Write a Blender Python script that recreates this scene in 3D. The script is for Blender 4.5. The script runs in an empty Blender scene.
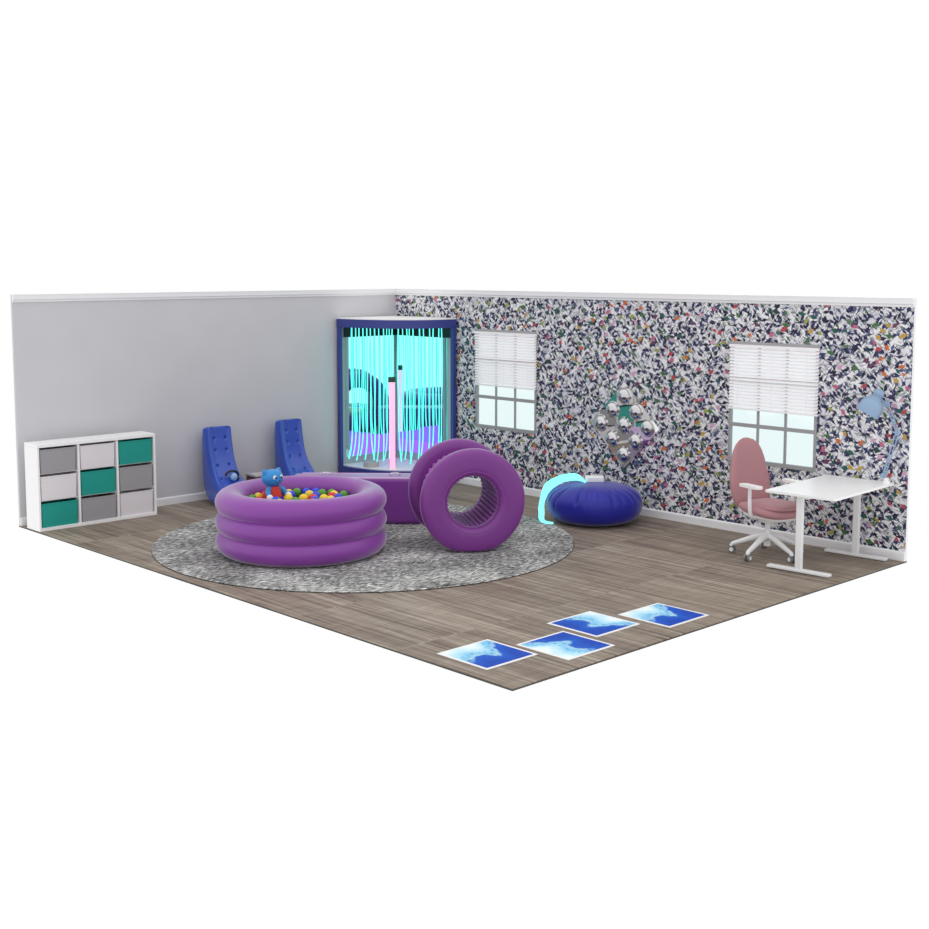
import bpy, bmesh, math, random
from math import sin, cos, pi, radians as R, sqrt, exp
from mathutils import Vector, Matrix
random.seed(7)
S = bpy.context.scene
COL = S.collection

# ------------------------------------------------------------------ materials
class NT:
    def __init__(s, name):
        s.m = bpy.data.materials.new(name); s.m.use_nodes = True
        s.t = s.m.node_tree; s.t.nodes.clear()
        s.out = s.t.nodes.new('ShaderNodeOutputMaterial')
    def n(s, typ, **kw):
        nd = s.t.nodes.new(typ)
        ins = kw.pop('ins', {})
        for k, v in kw.items(): setattr(nd, k, v)
        for k, v in ins.items(): s.set(nd, k, v)
        return nd
    def set(s, nd, k, v):
        if isinstance(v, bpy.types.NodeSocket): s.t.links.new(v, nd.inputs[k])
        elif isinstance(v, bpy.types.Node): s.t.links.new(v.outputs[0], nd.inputs[k])
        else: nd.inputs[k].default_value = v
    def math(s, op, a, b=0.0, c=0.0):
        nd = s.n('ShaderNodeMath', operation=op)
        s.set(nd, 0, a); s.set(nd, 1, b)
        if op in ('MULTIPLY_ADD', 'SMOOTH_MIN', 'SMOOTH_MAX', 'WRAP'): s.set(nd, 2, c)
        return nd.outputs[0]
    def mix(s, f, a, b):
        nd = s.n('ShaderNodeMix', data_type='RGBA')
        s.set(nd, 0, f); s.set(nd, 6, a); s.set(nd, 7, b)
        return nd.outputs[2]
    def ramp(s, f, stops, interp='LINEAR'):
        nd = s.n('ShaderNodeValToRGB'); cr = nd.color_ramp; cr.interpolation = interp
        while len(cr.elements) < len(stops): cr.elements.new(0.5)
        for e, (p, c) in zip(cr.elements, stops):
            e.position = p; e.color = c if len(c) == 4 else (*c, 1)
        s.set(nd, 0, f)
        return nd
    def done(s, sh):
        s.t.links.new(sh.outputs[0] if isinstance(sh, bpy.types.Node) else sh, s.out.inputs[0]); return s.m

def lin(r, g, b):
    f = lambda c: (c/255/12.92) if c/255 <= .04045 else ((c/255+.055)/1.055)**2.4
    return (f(r), f(g), f(b), 1)

def pbr(name, col, rough=.5, metal=0., spec=.5, noise=0., nscale=8., bump=0., coat=0., sheen=0., bscale=None):
    k = NT(name)
    b = k.n('ShaderNodeBsdfPrincipled')
    b.inputs['Roughness'].default_value = rough
    b.inputs['Metallic'].default_value = metal
    b.inputs['Specular IOR Level'].default_value = spec
    b.inputs['Coat Weight'].default_value = coat
    b.inputs['Coat Roughness'].default_value = .15
    b.inputs['Sheen Weight'].default_value = sheen; b.inputs['Sheen Roughness'].default_value = .35
    if noise or bump:
        tc = k.n('ShaderNodeTexCoord')
        nz = k.n('ShaderNodeTexNoise', ins={'Vector': tc.outputs['Object'], 'Scale': nscale, 'Detail': 4.})
    if noise:
        lo = tuple(c*(1-noise) for c in col[:3])+(1,); hi = tuple(min(1, c*(1+noise)) for c in col[:3])+(1,)
        k.set(b, 'Base Color', k.ramp(nz.outputs[0], [(.3, lo), (.7, hi)]).outputs[0])
    else: b.inputs['Base Color'].default_value = col
    if bump:
        n2 = k.n('ShaderNodeTexNoise', ins={'Vector': tc.outputs['Object'], 'Scale': bscale or nscale, 'Detail': 3.})
        bp = k.n('ShaderNodeBump', ins={'Strength': bump, 'Distance': .01, 'Height': n2.outputs[0]})
        k.set(b, 'Normal', bp.outputs[0])
    return k.done(b)

def emit(name, col, st):
    k = NT(name)
    return k.done(k.n('ShaderNodeEmission', ins={'Color': col, 'Strength': st}))

def wallpaper():
    k = NT('floral_wallpaper')
    tc = k.n('ShaderNodeTexCoord')
    sp = k.n('ShaderNodeSeparateXYZ', ins={0: tc.outputs['Object']})
    v0 = k.n('ShaderNodeCombineXYZ', ins={0: sp.outputs[0], 1: sp.outputs[2]})
    wn = k.n('ShaderNodeTexNoise', ins={'Vector': v0, 'Scale': 9., 'Detail': 2.})
    off = k.n('ShaderNodeVectorMath', operation='MULTIPLY_ADD')
    k.set(off, 0, wn.outputs[1]); off.inputs[1].default_value = (.05, .05, 0); k.set(off, 2, v0.outputs[0])
    col = k.ramp(k.n('ShaderNodeTexNoise', ins={'Vector': v0, 'Scale': 5.}).outputs[0],
                 [(.35, lin(214, 213, 220)), (.65, lin(238, 237, 238))]).outputs[0]
    def layer(col, ang, sx, sy, thr, keep, cols, shift, expo=.85):
        mp = k.n('ShaderNodeMapping', vector_type='TEXTURE')
        k.set(mp, 'Vector', off.outputs[0]); mp.inputs['Rotation'].default_value = (0, 0, ang)
        mp.inputs['Location'].default_value = (shift, shift*1.7, 0); mp.inputs['Scale'].default_value = (sx, sy, 1)
        vo = k.n('ShaderNodeTexVoronoi', voronoi_dimensions='2D', distance='MINKOWSKI')
        k.set(vo, 'Vector', mp.outputs[0]); vo.inputs['Scale'].default_value = 1.; vo.inputs['Exponent'].default_value = expo
        sc = k.n('ShaderNodeSeparateColor', ins={0: vo.outputs['Color']})
        m = k.math('MULTIPLY', k.math('LESS_THAN', vo.outputs['Distance'], thr), k.math('LESS_THAN', sc.outputs[0], keep))
        n = len(cols)
        rp = k.ramp(sc.outputs[1], [(i/n, c) for i, c in enumerate(cols)], 'CONSTANT')
        return k.mix(m, col, rp.outputs[0])
    nav = [lin(46, 44, 76), lin(58, 60, 98), lin(42, 46, 66), lin(84, 92, 126), lin(66, 54, 84)]
    grn = [lin(50, 94, 88), lin(74, 112, 70), lin(48, 70, 68), lin(100, 122, 100)]
    pale = [lin(176, 178, 188), lin(164, 172, 164), lin(192, 188, 200), lin(140, 146, 148)]
    flo = [lin(206, 112, 68), lin(182, 78, 84), lin(192, 156, 80), lin(190, 104, 134), lin(206, 160, 186), lin(156, 162, 84), lin(112, 66, 94)]
    col = layer(col, .4, .10, .040, .40, .6, pale, .3)
    col = layer(col, -.9, .095, .036, .38, .6, pale, 4.1)
    col = layer(col, .9, .14, .015, .20, .6, nav, 7.7, 1.2)
    col = layer(col, -.5, .15, .015, .19, .6, [lin(84, 90, 80), lin(56, 56, 74)], 2.7, 1.2)
    col = layer(col, .2, .135, .050, .41, .52, nav, 1.3, .72)
    col = layer(col, -.8, .125, .048, .41, .52, grn[:2]+nav, 5.5, .72)
    col = layer(col, 1.1, .13, .048, .41, .52, nav, 9.2, .72)
    col = layer(col, 2.3, .11, .043, .40, .48, nav, 3.3, .72)
    col = layer(col, -.2, .14, .08, .37, .20, grn+[nav[3]], 6.4, .85)
    col = layer(col, .5, .14, .08, .33, .17, flo, 8.8, .9)
    col = layer(col, -.6, .13, .075, .31, .13, flo[:3]+nav[:1]+flo[3:], 12.8, .9)
    return k.done(k.n('ShaderNodeBsdfPrincipled', ins={'Base Color': col, 'Roughness': .7, 'Specular IOR Level': .25}))

def floor_mat():
    k = NT('grey_brown_plank_floor')
    tc = k.n('ShaderNodeTexCoord')
    br = k.n('ShaderNodeTexBrick', offset=0., ins={'Vector': tc.outputs['Object'], 'Scale': 1., 'Mortar Size': .0025, 'Mortar Smooth': .2,
            'Brick Width': 1.25, 'Row Height': .19, 'Color1': (0, 0, 0, 1), 'Color2': (1, 1, 1, 1), 'Mortar': (.5, .5, .5, 1), 'Bias': 0.})
    mp = k.n('ShaderNodeMapping', ins={'Vector': tc.outputs['Object'], 'Scale': (1.0, 36., 1)})
    ad = k.n('ShaderNodeVectorMath', operation='MULTIPLY_ADD')
    k.set(ad, 0, br.outputs[0]); ad.inputs[1].default_value = (7., 3., 5.); k.set(ad, 2, mp.outputs[0])
    n1 = k.n('ShaderNodeTexNoise', ins={'Vector': ad.outputs[0], 'Scale': 1., 'Detail': 5., 'Roughness': .65})
    mp2 = k.n('ShaderNodeMapping', ins={'Vector': tc.outputs['Object'], 'Scale': (14., 2.2, 1)})
    n2 = k.n('ShaderNodeTexNoise', ins={'Vector': mp2.outputs[0], 'Scale': 1., 'Detail': 3.})
    f = k.math('ADD', k.math('MULTIPLY', n1.outputs[0], .85), k.math('MULTIPLY', n2.outputs[0], .15))
    f = k.math('ADD', f, k.math('MULTIPLY', k.math('SUBTRACT', k.n('ShaderNodeSeparateColor', ins={0: br.outputs[0]}).outputs[0], .5), .10))
    c = k.ramp(f, [(.30, lin(82, 71, 62)), (.44, lin(121, 107, 95)), (.54, lin(143, 130, 116)), (.72, lin(182, 171, 157))]).outputs[0]
    c = k.mix(k.math('MULTIPLY', br.outputs['Fac'], .55), c, lin(176, 168, 160))
    rg = k.math('ADD', k.math('MULTIPLY', n1.outputs[0], .25), .38)
    return k.done(k.n('ShaderNodeBsdfPrincipled', ins={'Base Color': c, 'Roughness': rg, 'Specular IOR Level': .3}))

def rug_mat():
    k = NT('shaggy_grey_pile')
    tc = k.n('ShaderNodeTexCoord')
    w = k.n('ShaderNodeTexNoise', ins={'Vector': tc.outputs['Object'], 'Scale': 3., 'Detail': 2.})
    ad = k.n('ShaderNodeVectorMath', operation='MULTIPLY_ADD')
    k.set(ad, 0, w.outputs[1]); ad.inputs[1].default_value = (.22, .22, 0); k.set(ad, 2, tc.outputs['Object'])
    mp = k.n('ShaderNodeMapping', ins={'Vector': ad.outputs[0], 'Rotation': (0, 0, R(-47)), 'Scale': (36., 14., 1)})
    n1 = k.n('ShaderNodeTexNoise', ins={'Vector': mp.outputs[0], 'Scale': 1., 'Detail': 5., 'Roughness': .7})
    n2 = k.n('ShaderNodeTexNoise', ins={'Vector': tc.outputs['Object'], 'Scale': 1.6, 'Detail': 1.})
    f = k.math('ADD', n1.outputs[0], k.math('MULTIPLY', k.math('SUBTRACT', n2.outputs[0], .5), .24))
    c = k.ramp(f, [(.34, lin(56, 56, 56)), (.45, lin(116, 116, 115)), (.55, lin(172, 172, 170)), (.66, lin(236, 236, 234))]).outputs[0]
    bp = k.n('ShaderNodeBump', ins={'Strength': .6, 'Distance': .02, 'Height': n1.outputs[0]})
    return k.done(k.n('ShaderNodeBsdfPrincipled', ins={'Base Color': c, 'Roughness': .95, 'Specular IOR Level': .1, 'Normal': bp.outputs[0]}))

def wave_mat():
    k = NT('blue_wave_print')
    tc = k.n('ShaderNodeTexCoord')
    nz = k.n('ShaderNodeTexNoise', ins={'Vector': tc.outputs['Object'], 'Scale': 9., 'Detail': 6., 'Roughness': .65})
    fine = k.n('ShaderNodeTexNoise', ins={'Vector': tc.outputs['Object'], 'Scale': 34., 'Detail': 4.})
    sp = k.n('ShaderNodeSeparateXYZ', ins={0: tc.outputs['Object']})
    vv = k.math('ADD', k.math('DIVIDE', sp.outputs[1], .52), .5)
    g = lambda x: ((x+.3)/.5,)*3
    f = k.ramp(vv, [(0, g(.06)), (.18, g(.02)), (.28, g(-.03)), (.44, g(.02)), (.56, g(.09)), (.66, g(.06)), (.76, g(-.08)), (1, g(-.2))], 'B_SPLINE')
    fx = k.math('SUBTRACT', k.math('MULTIPLY', f.outputs[0], .5), .3)
    d = k.math('SUBTRACT', sp.outputs[0], fx)
    d = k.math('ADD', d, k.math('MULTIPLY', k.math('SUBTRACT', nz.outputs[0], .5), .22))
    c = k.ramp(k.math('MULTIPLY_ADD', d, 1.6, .5), [(.08, lin(236, 250, 253)), (.26, lin(186, 230, 248)), (.40, lin(120, 196, 236)),
               (.47, lin(176, 214, 232)), (.515, lin(96, 150, 214)), (.545, lin(18, 92, 200)), (.8, lin(8, 70, 180))]).outputs[0]
    sp2 = k.math('MULTIPLY', k.math('GREATER_THAN', fine.outputs[0], .58), k.math('LESS_THAN', k.math('ABSOLUTE', k.math('ADD', d, .04)), .07))
    c = k.mix(k.math('MULTIPLY', sp2, .6), c, lin(60, 120, 200))
    return k.done(k.n('ShaderNodeBsdfPrincipled', ins={'Base Color': c, 'Roughness': .45, 'Specular IOR Level': .12}))

def glass(name, tint, gl=.08, rough=.02):
    k = NT(name)
    a = k.n('ShaderNodeBsdfTransparent', ins={0: tint}); b = k.n('ShaderNodeBsdfGlossy', ins={'Color': (1, 1, 1, 1), 'Roughness': rough})
    m = k.n('ShaderNodeMixShader', ins={0: gl, 1: a.outputs[0], 2: b.outputs[0]})
    return k.done(m)

M = dict(
    wallpaper=wallpaper(), floor=floor_mat(), rug=rug_mat(), wave=wave_mat(),
    wall=pbr('pale_grey_paint', lin(204, 203, 207), .6, spec=.3, noise=.02, nscale=2),
    trim=pbr('white_trim_paint', lin(240, 240, 242), .4),
    slab=pbr('dark_floor_edge', lin(70, 66, 62), .6, noise=.15, nscale=20),
    rugedge=pbr('dark_rug_edge', lin(40, 40, 40), .9, noise=.3, nscale=30),
    white=pbr('white_lacquer', lin(244, 244, 244), .35),
    whitemetal=pbr('white_powder_coat', lin(238, 238, 240), .4),
    teal=pbr('teal_bin_fabric', lin(14, 152, 140), .6, noise=.06, nscale=60, bump=.1, bscale=200),
    bingrey=pbr('mid_grey_bin_fabric', lin(158, 156, 160), .7, noise=.06, nscale=60, bump=.1, bscale=200),
    binwhite=pbr('pale_bin_fabric', lin(226, 222, 226), .7, noise=.03, nscale=60, bump=.1, bscale=200),
    violet=emit('violet_stand_in_glow', (.42, .17, 1, 1), 1.0),  # emission that imitates the violet band low in the mirrors
    purple=pbr('purple_vinyl', lin(134, 60, 158), .36, spec=.5, sheen=.7),
    purpledeep=pbr('deep_purple_vinyl', lin(122, 52, 138), .36, spec=.45, sheen=.4),
    purplerib=pbr('ribbed_purple_vinyl', lin(158, 88, 168), .5, spec=.3),
    seam=pbr('pale_purple_piping', lin(214, 170, 222), .35),
    blueseat=pbr('blue_moulded_plastic', lin(46, 80, 184), .3, noise=.03, nscale=5, coat=.3),
    navy=pbr('navy_painted_frame', lin(52, 62, 140), .45),
    greyboard=pbr('grey_board', lin(176, 174, 178), .5),
    black=pbr('black_board', lin(14, 13, 15), .5),
    mirror=pbr('aqua_tinted_mirror', (.68, 1, .985, 1), .01, metal=1),
    dome=pbr('silver_mirror_acrylic', (.60, .60, .61, 1), .03, metal=1),
    flatmirror=pbr('flat_mirror_acrylic', (.84, .84, .84, 1), .02, metal=1),
    cyan=emit('cyan_glowing_fibre', (.10, .80, .70, 1), 1.8),
    cyanB=emit('bright_cyan_fibre', (.26, .92, .90, 1), 1.4),
    pinkcore=emit('pink_lit_water', (1, .42, .56, 1), 1.8),
    tubeglass=glass('pink_tinted_acrylic', (1, .86, .98, 1), .1, .1),
    clear=glass('clear_plastic', (.86, .86, .92, 1), .35, .12),
    darkgreen=pbr('dark_green_cap', lin(24, 70, 62), .3),
    beanbag=pbr('royal_blue_beanbag_cloth', lin(16, 20, 152), .5, sheen=.4, noise=.06, nscale=6),
    pane=glass('pale_blue_glass', (.93, 1, 1, 1), .03),
    wframe=pbr('grey_window_frame', lin(160, 160, 162), .5),
    blind=pbr('white_blind_slat', lin(250, 246, 249), .5),
    pink=pbr('dusty_pink_upholstery', lin(180, 131, 136), .75, sheen=.3, noise=.05, nscale=80, bump=.12, bscale=300),
    caster=pbr('grey_caster_rubber', lin(120, 120, 122), .5),
    lampblue=pbr('light_blue_lamp_enamel', lin(142, 168, 198), .35),
    lampdark=pbr('slate_blue_slots', lin(92, 112, 140), .5),
    lampin=pbr('white_lamp_inside', lin(235, 238, 240), .5),
    brown=pbr('brown_wood', lin(112, 78, 66), .5, noise=.35, nscale=14),
    boxtop=pbr('pale_box_top', lin(190, 182, 188), .5),
    blackplastic=pbr('black_plastic', lin(24, 26, 30), .35),
    skyblue=pbr('pale_blue_cushion', lin(150, 188, 222), .4),
    toyblue=pbr('plush_blue', lin(50, 140, 206), .7, sheen=.3, noise=.08, nscale=60),
    toyred=pbr('plush_red', lin(214, 62, 52), .8, noise=.08, nscale=60),
    toywhite=pbr('plush_white', lin(240, 238, 236), .8),
    toydark=pbr('plush_black', lin(30, 22, 24), .4),
    toynavy=pbr('plush_navy', lin(40, 56, 170), .7),
    red=pbr('red_ball_plastic', lin(220, 26, 36), .25), yellow=pbr('yellow_ball_plastic', lin(240, 208, 40), .25),
    green=pbr('green_ball_plastic', lin(78, 150, 28), .25), blue=pbr('blue_ball_plastic', lin(36, 70, 216), .25),
    puck=pbr('grey_puck', lin(176, 174, 172), .5),
)

# ------------------------------------------------------------------ mesh helpers
class MB:
    def __init__(s): s.b = bmesh.new()
    def add(s, verts, faces):
        vs = [s.b.verts.new(v) for v in verts]
        for f in faces:
            try: s.b.faces.new([vs[i] for i in f])
            except ValueError: pass
        return s
    def box(s, lo, hi, bev=0., seg=2, mat=None):
        t = bmesh.new()
        bmesh.ops.create_cube(t, size=1)
        for v in t.verts:
            v.co = Vector([(lo[i]+hi[i])/2 + v.co[i]*(hi[i]-lo[i]) for i in range(3)])
        if bev: bmesh.ops.bevel(t, geom=list(t.edges), offset=bev, segments=seg, profile=.5, affect='EDGES')
        return s.merge(t, mat)
    def merge(s, t, mat=None):
        if mat is not None: bmesh.ops.transform(t, matrix=mat, verts=t.verts)
        me = bpy.data.meshes.new('tmp'); t.to_mesh(me); t.free()
        s.b.from_mesh(me); bpy.data.meshes.remove(me); return s
    def grid(s, rows, closed_u=False, closed_v=False, cap0=False, cap1=False):
        n = len(rows); m = len(rows[0]); vs = [v for r in rows for v in r]; fs = []
        for i in range(n if closed_v else n-1):
            for j in range(m if closed_u else m-1):
                a = i*m+j; b = i*m+(j+1) % m; i2 = (i+1) % n
                fs.append((a, b, i2*m+(j+1) % m, i2*m+j))
        if cap0: fs.append(tuple(reversed(range(m))))
        if cap1: fs.append(tuple((n-1)*m+j for j in range(m)))
        return s.add(vs, fs)
    def lathe(s, prof, n=48, mat=None, cap0=False, cap1=False, closed=False):
        mat = mat or Matrix()
        rows = [[mat @ Vector((r*cos(2*pi*j/n), r*sin(2*pi*j/n), z)) for j in range(n)] for r, z in prof]
        return s.grid(rows, closed_u=True, closed_v=closed, cap0=cap0, cap1=cap1)
    def tube(s, pts, rad, n=8, cap=True):
        pts = [Vector(p) for p in pts]; rows = []
        up = None
        for i, q in enumerate(pts):
            d = (pts[min(i+1, len(pts)-1)]-pts[max(i-1, 0)]).normalized()
            if up is None:
                up = Vector((0, 0, 1)) if abs(d.z) < .9 else Vector((1, 0, 0))
            a = d.cross(up).normalized(); b = a.cross(d).normalized(); up = b
            r = rad[i] if isinstance(rad, (list, tuple)) else rad
            rows.append([q+a*(r*cos(2*pi*j/n))+b*(r*sin(2*pi*j/n)) for j in range(n)])
        return s.grid(rows, closed_u=True, cap0=cap, cap1=cap)
    def ball(s, c, r, n=20, sc=(1, 1, 1), rot=None):
        t = bmesh.new(); bmesh.ops.create_uvsphere(t, u_segments=n, v_segments=max(8, n*2//3), radius=1)
        m = Matrix.Translation(c) @ (rot.to_4x4() if rot else Matrix()) @ Matrix.Diagonal((r*sc[0], r*sc[1], r*sc[2], 1))
        return s.merge(t, m)
    def prism(s, poly, z0, z1, bev=0.):
        t = bmesh.new(); n = len(poly)
        vs = [t.verts.new((x, y, z)) for z in (z0, z1) for x, y in poly]
        t.faces.new(list(reversed(vs[:n]))); t.faces.new(vs[n:])
        for i in range(n): t.faces.new((vs[i], vs[(i+1) % n], vs[n+(i+1) % n], vs[n+i]))
        if bev:
            es = [e for e in t.edges if abs(e.verts[0].co.z-e.verts[1].co.z) < 1e-6]
            bmesh.ops.bevel(t, geom=es, offset=bev, segments=2, profile=.5, affect='EDGES')
        return s.merge(t)
    def obj(s, name, mat, parent=None, sharp=38, loc=None):
        bmesh.ops.recalc_face_normals(s.b, faces=s.b.faces)
        me = bpy.data.meshes.new(name); s.b.to_mesh(me); s.b.free()
        for m in (mat if isinstance(mat, list) else [mat]): me.materials.append(m)
        me.polygons.foreach_set('use_smooth', [True]*len(me.polygons))
        me.set_sharp_from_angle(angle=R(sharp))
        o = bpy.data.objects.new(name, me); COL.objects.link(o)
        if loc: o.location = loc
        if parent: o.parent = parent
        wm = o.modifiers.new('weighted', 'WEIGHTED_NORMAL'); wm.keep_sharp = True; wm.weight = 80
        return o

def tag(o, label=None, cat=None, group=None, kind=None):
    if label: o['label'] = label
    if cat: o['category'] = cat
    if group: o['group'] = group
    if kind: o['kind'] = kind
    return o
def thing(name, label, cat, loc=(0, 0, 0), rz=0., group=None):
    o = bpy.data.objects.new(name, None); COL.objects.link(o)
    o.empty_display_size = .1; o.location = loc; o.rotation_euler = (0, 0, rz)
    return tag(o, label, cat, group)
def dup(o, loc=None, rz=None, label=None, parent=None):
    c = o.copy(); COL.objects.link(c)
    if parent: c.parent = parent
    if loc is not None: c.location = loc
    if rz is not None: c.rotation_euler = (0, 0, rz)
    if label: c['label'] = label
    for ch in list(o.children): dup(ch, parent=c)
    return c
def rrect(x0, y0, x1, y1, r, n=6):
    p = []
    for cx, cy, a in ((x1-r, y1-r, 0), (x0+r, y1-r, 90), (x0+r, y0+r, 180), (x1-r, y0+r, 270)):
        for i in range(n+1):
            t = R(a+90*i/n); p.append((cx+r*cos(t), cy+r*sin(t)))
    return p
def spline(pts, n=8):
    P = [Vector(p) for p in pts]; out = []
    for i in range(len(P)-1):
        p0, p1, p2, p3 = P[max(i-1, 0)], P[i], P[i+1], P[min(i+2, len(P)-1)]
        for k in range(n):
            t = k/n
            out.append(.5*((2*p1)+(p2-p0)*t+(2*p0-5*p1+4*p2-p3)*t*t+(3*p1-p0-3*p2+p3)*t**3))
    out.append(P[-1]); return out
def smooth(a, b, t):
    t = min(1, max(0, (t-a)/(b-a))); return t*t*(3-2*t)
def lerp_table(tab, t):
    for (a, *va), (b, *vb) in zip(tab, tab[1:]):
        if t <= b:
            k = (t-a)/(b-a) if b > a else 0; return [x+(y-x)*k for x, y in zip(va, vb)]
    return list(tab[-1][1:])

# ------------------------------------------------------------------ setting
A, B, H, TH = 5.367, 7.44, 2.5, .035
tag(MB().box((-TH, -A, -.006), (B, TH, 0)).obj('floor', [M['floor']]), 'grey brown wood plank floor with dark edge', 'floor', kind='structure')
tag(MB().box((-TH, -A-.003, -.016), (B+.003, TH, -.0065)).obj('trim_3', M['slab']), 'thin dark edge under the plank floor', 'trim', kind='structure')
tag(MB().box((-TH, -A, 0), (0, TH, H)).obj('wall_left', M['wall']), 'plain pale grey wall on the left', 'wall', kind='structure')
W1 = (1.56, 2.62, .76, 2.015); W2 = (5.405, 6.455, .745, 2.02)
wr = MB()
xs = [0, W1[0], W1[1], W2[0], W2[1], B]
for i, (a, b) in enumerate(zip(xs, xs[1:])):
    if i in (1, 3):
        w = W1 if i == 1 else W2
        wr.box((a, 0, 0), (b, TH, w[2])); wr.box((a, 0, w[3]), (b, TH, H))
    else: wr.box((a, 0, 0), (b, TH, H))
tag(wr.obj('wall_right', M['wallpaper']), 'wall with dense floral wallpaper in navy, green and orange', 'wall', kind='structure')
tag(MB().box((B+.0002, .0, 0), (B+.003, TH, H)).obj('trim_4', M['trim']), 'white end edge of the wallpapered wall', 'trim', kind='structure')
def skirting(name, lab, y, x0, x1, left):
    prof = [(0, 0), (.018, 0), (.018, .072), (.014, .082), (.006, .09), (0, .09)]
    rows = []
    for e in (x0, x1):
        rows.append([Vector((d, e, z)) if left else Vector((e, -d, z)) for d, z in prof])
    tag(MB().grid(rows, closed_u=True, cap0=True, cap1=True).obj(name, M['trim'], sharp=25), lab, 'baseboard', kind='structure')
skirting('baseboard_left', 'white baseboard under the plain grey wall', 0, -A, 0, True)
skirting('baseboard_right', 'white baseboard under the floral wallpaper', 0, .02, B, False)
def cornice(name, lab, x0, x1, left):
    prof = [(0, 0), (.012, 0), (.016, .02), (.028, .03), (.03, .06), (.036, .082), (0, .082)]
    rows = []
    for e in (x0, x1):
        rows.append([Vector((d, e, H-.082+z)) if left else Vector((e, -d, H-.082+z)) for d, z in prof])
    tag(MB().grid(rows, closed_u=True, cap0=True, cap1=True).obj(name, M['trim'], sharp=20), lab, 'trim', kind='structure')
cornice('trim_1', 'white picture moulding along the top of the grey wall', -A, 0, True)
cornice('trim_2', 'white moulding along the top of the floral wallpaper', .0, B, False)

def window(n, w, lab, blab):
    x0, x1, z0, z1 = w; g = .032
    t = thing('window_%d' % n, lab, 'window', ((x0+x1)/2, 0, z0)); tag(t, kind='structure')
    hw = (x1-x0)/2; h = z1-z0; e = .0
    f = MB()
    f.box((-hw, -.006, 0), (-hw+g, .03, h), .002); f.box((hw-g, -.006, 0), (hw, .03, h), .002)
    f.box((-hw+g, -.006, 0), (hw-g, .03, g+.01), .002); f.box((-hw+g, -.006, h-g), (hw-g, .03, h), .002)
    f.obj('window_frame', M['wframe'], t)
    iw = 2*hw-2*g; ih = h-2*g; mw = .014
    for k in (1, 2):
        x = -hw+g+iw*k/3
        MB().box((x-mw, -.004, g+.01), (x+mw, .012, h-g), .002).obj('mullion', M['wframe'], t)
    for z in (.40, .885):
        MB().box((-hw+g, -.005, z-.02), (hw-g, .012, z+.02), .002).obj('transom', M['wframe'], t)
    MB().box((-hw+g, .004, g+.01), (hw-g, .008, h-g)).obj('pane', M['pane'], t)
    # blind hanging in front
    b = thing('window_blind', blab, 'blind', ((x0+x1)/2+.012, -.026, z1-.03), 0, 'white venetian blinds')
    MB().box((-hw+.002, -.014, -.03), (hw+.006, .016, .0), .003).obj('headrail', M['blind'], b)
    ns = 18; dz = .0345
    for i in range(ns):
        z = -.05-dz*i
        q = MB().box((-hw+.004, -.0185, -.0011), (hw+.006, .0185, .0011), 0, mat=Matrix.Translation((0, 0, z)) @ Matrix.Rotation(R(45), 4, 'X'))
        q.obj('slat', M['blind'], b)
    MB().box((-hw, -.014, -.05-dz*ns-.008), (hw+.006, .014, -.05-dz*ns+.012), .003).obj('bottom_rail', M['blind'], b)
    for x in (-hw+.12, 0, hw-.12):
        MB().tube([(x, -.017, -.02), (x, -.017, -.05-dz*ns)], .0018, 6).obj('ladder_cord', M['blind'], b)
window(1, W1, 'grey framed window nearer the corner cabinet', 'white venetian blind half lowered over the window beside the corner cabinet')
window(2, W2, 'grey framed window behind the pink chair', 'white venetian blind half lowered over the window behind the pink chair')

# ------------------------------------------------------------------ rug
RC = (3.165, -3.135); RR = 2.13; RT = .014
rows = []
for r, z in ((0.001, RT), (.5, RT), (1.2, RT), (1.8, RT), (2.08, RT), (2.12, RT-.002), (2.13, RT-.006)):
    rows.append([Vector(((r+(.006*random.random() if r > 2 else 0))*cos(2*pi*j/220), (r+(.006*random.random() if r > 2 else 0))*sin(2*pi*j/220), z)) for j in range(220)])
rug = thing('round_rug', 'large round shaggy grey rug under the purple pool and roller', 'rug', (RC[0], RC[1], 0))
MB().grid(rows, closed_u=True, cap0=True).obj('pile', M['rug'], rug)
MB().lathe([(2.0, 0.0005), (2.134, .0005), (2.136, .004), (2.13, .0085), (2.0, .0085)], 160, closed=True).obj('rug_edge', M['rugedge'], rug)

# ------------------------------------------------------------------ storage cubes
sx0, sx1, sy0, sy1, sh = .156, .464, -5.366, -3.97, .93
t = thing('storage_shelf', 'white nine cube storage shelf against the plain grey wall', 'shelf', ((sx0+sx1)/2, (sy0+sy1)/2, 0))
hx, hy = (sx1-sx0)/2, (sy1-sy0)/2; th = .035; ts = .022
MB().box((-hx, -hy, sh-th), (hx, hy, sh), .004).obj('top_panel', M['white'], t)
MB().box((-hx, -hy+ts, 0), (hx, hy-ts, th), .003).obj('bottom_panel', M['white'], t)
for s in (-1, 1):
    MB().box((-hx, s*hy-(ts if s > 0 else 0), 0), (hx, s*hy+(ts if s < 0 else 0), sh-th), .003).obj('side_panel', M['white'], t)
MB().box((-hx+.002, -hy+ts, th), (-hx+.01, hy-ts, sh-th)).obj('back_panel', M['white'], t)
cw = (2*hy-2*ts-2*.022)/3
for k in (1, 2):
    y = -hy+ts+cw*k+.022*(k-.5)
    MB().box((-hx+.01, y-.011, th), (hx-.004, y+.011, sh-th), .002).obj('divider', M['white'], t)
ch = (sh-2*th-2*.006)/3
for c in range(3):
    y = -hy+ts+c*(cw+.022)
    for k in (1, 2):
        z = th+ch*k+.006*(k-.5)
        MB().box((-hx+.01, y+.0005, z-.003), (hx-.03, y+cw-.0005, z+.003)).obj('shelf_board', M['white'], t)
binkinds = [['teal', 'binwhite', 'bingrey'], ['bingrey', 'teal', 'binwhite'], ['binwhite', 'bingrey', 'teal']]  # column, bottom to top
cname = {'teal': 'teal', 'bingrey': 'mid grey', 'binwhite': 'off-white'}
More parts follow.
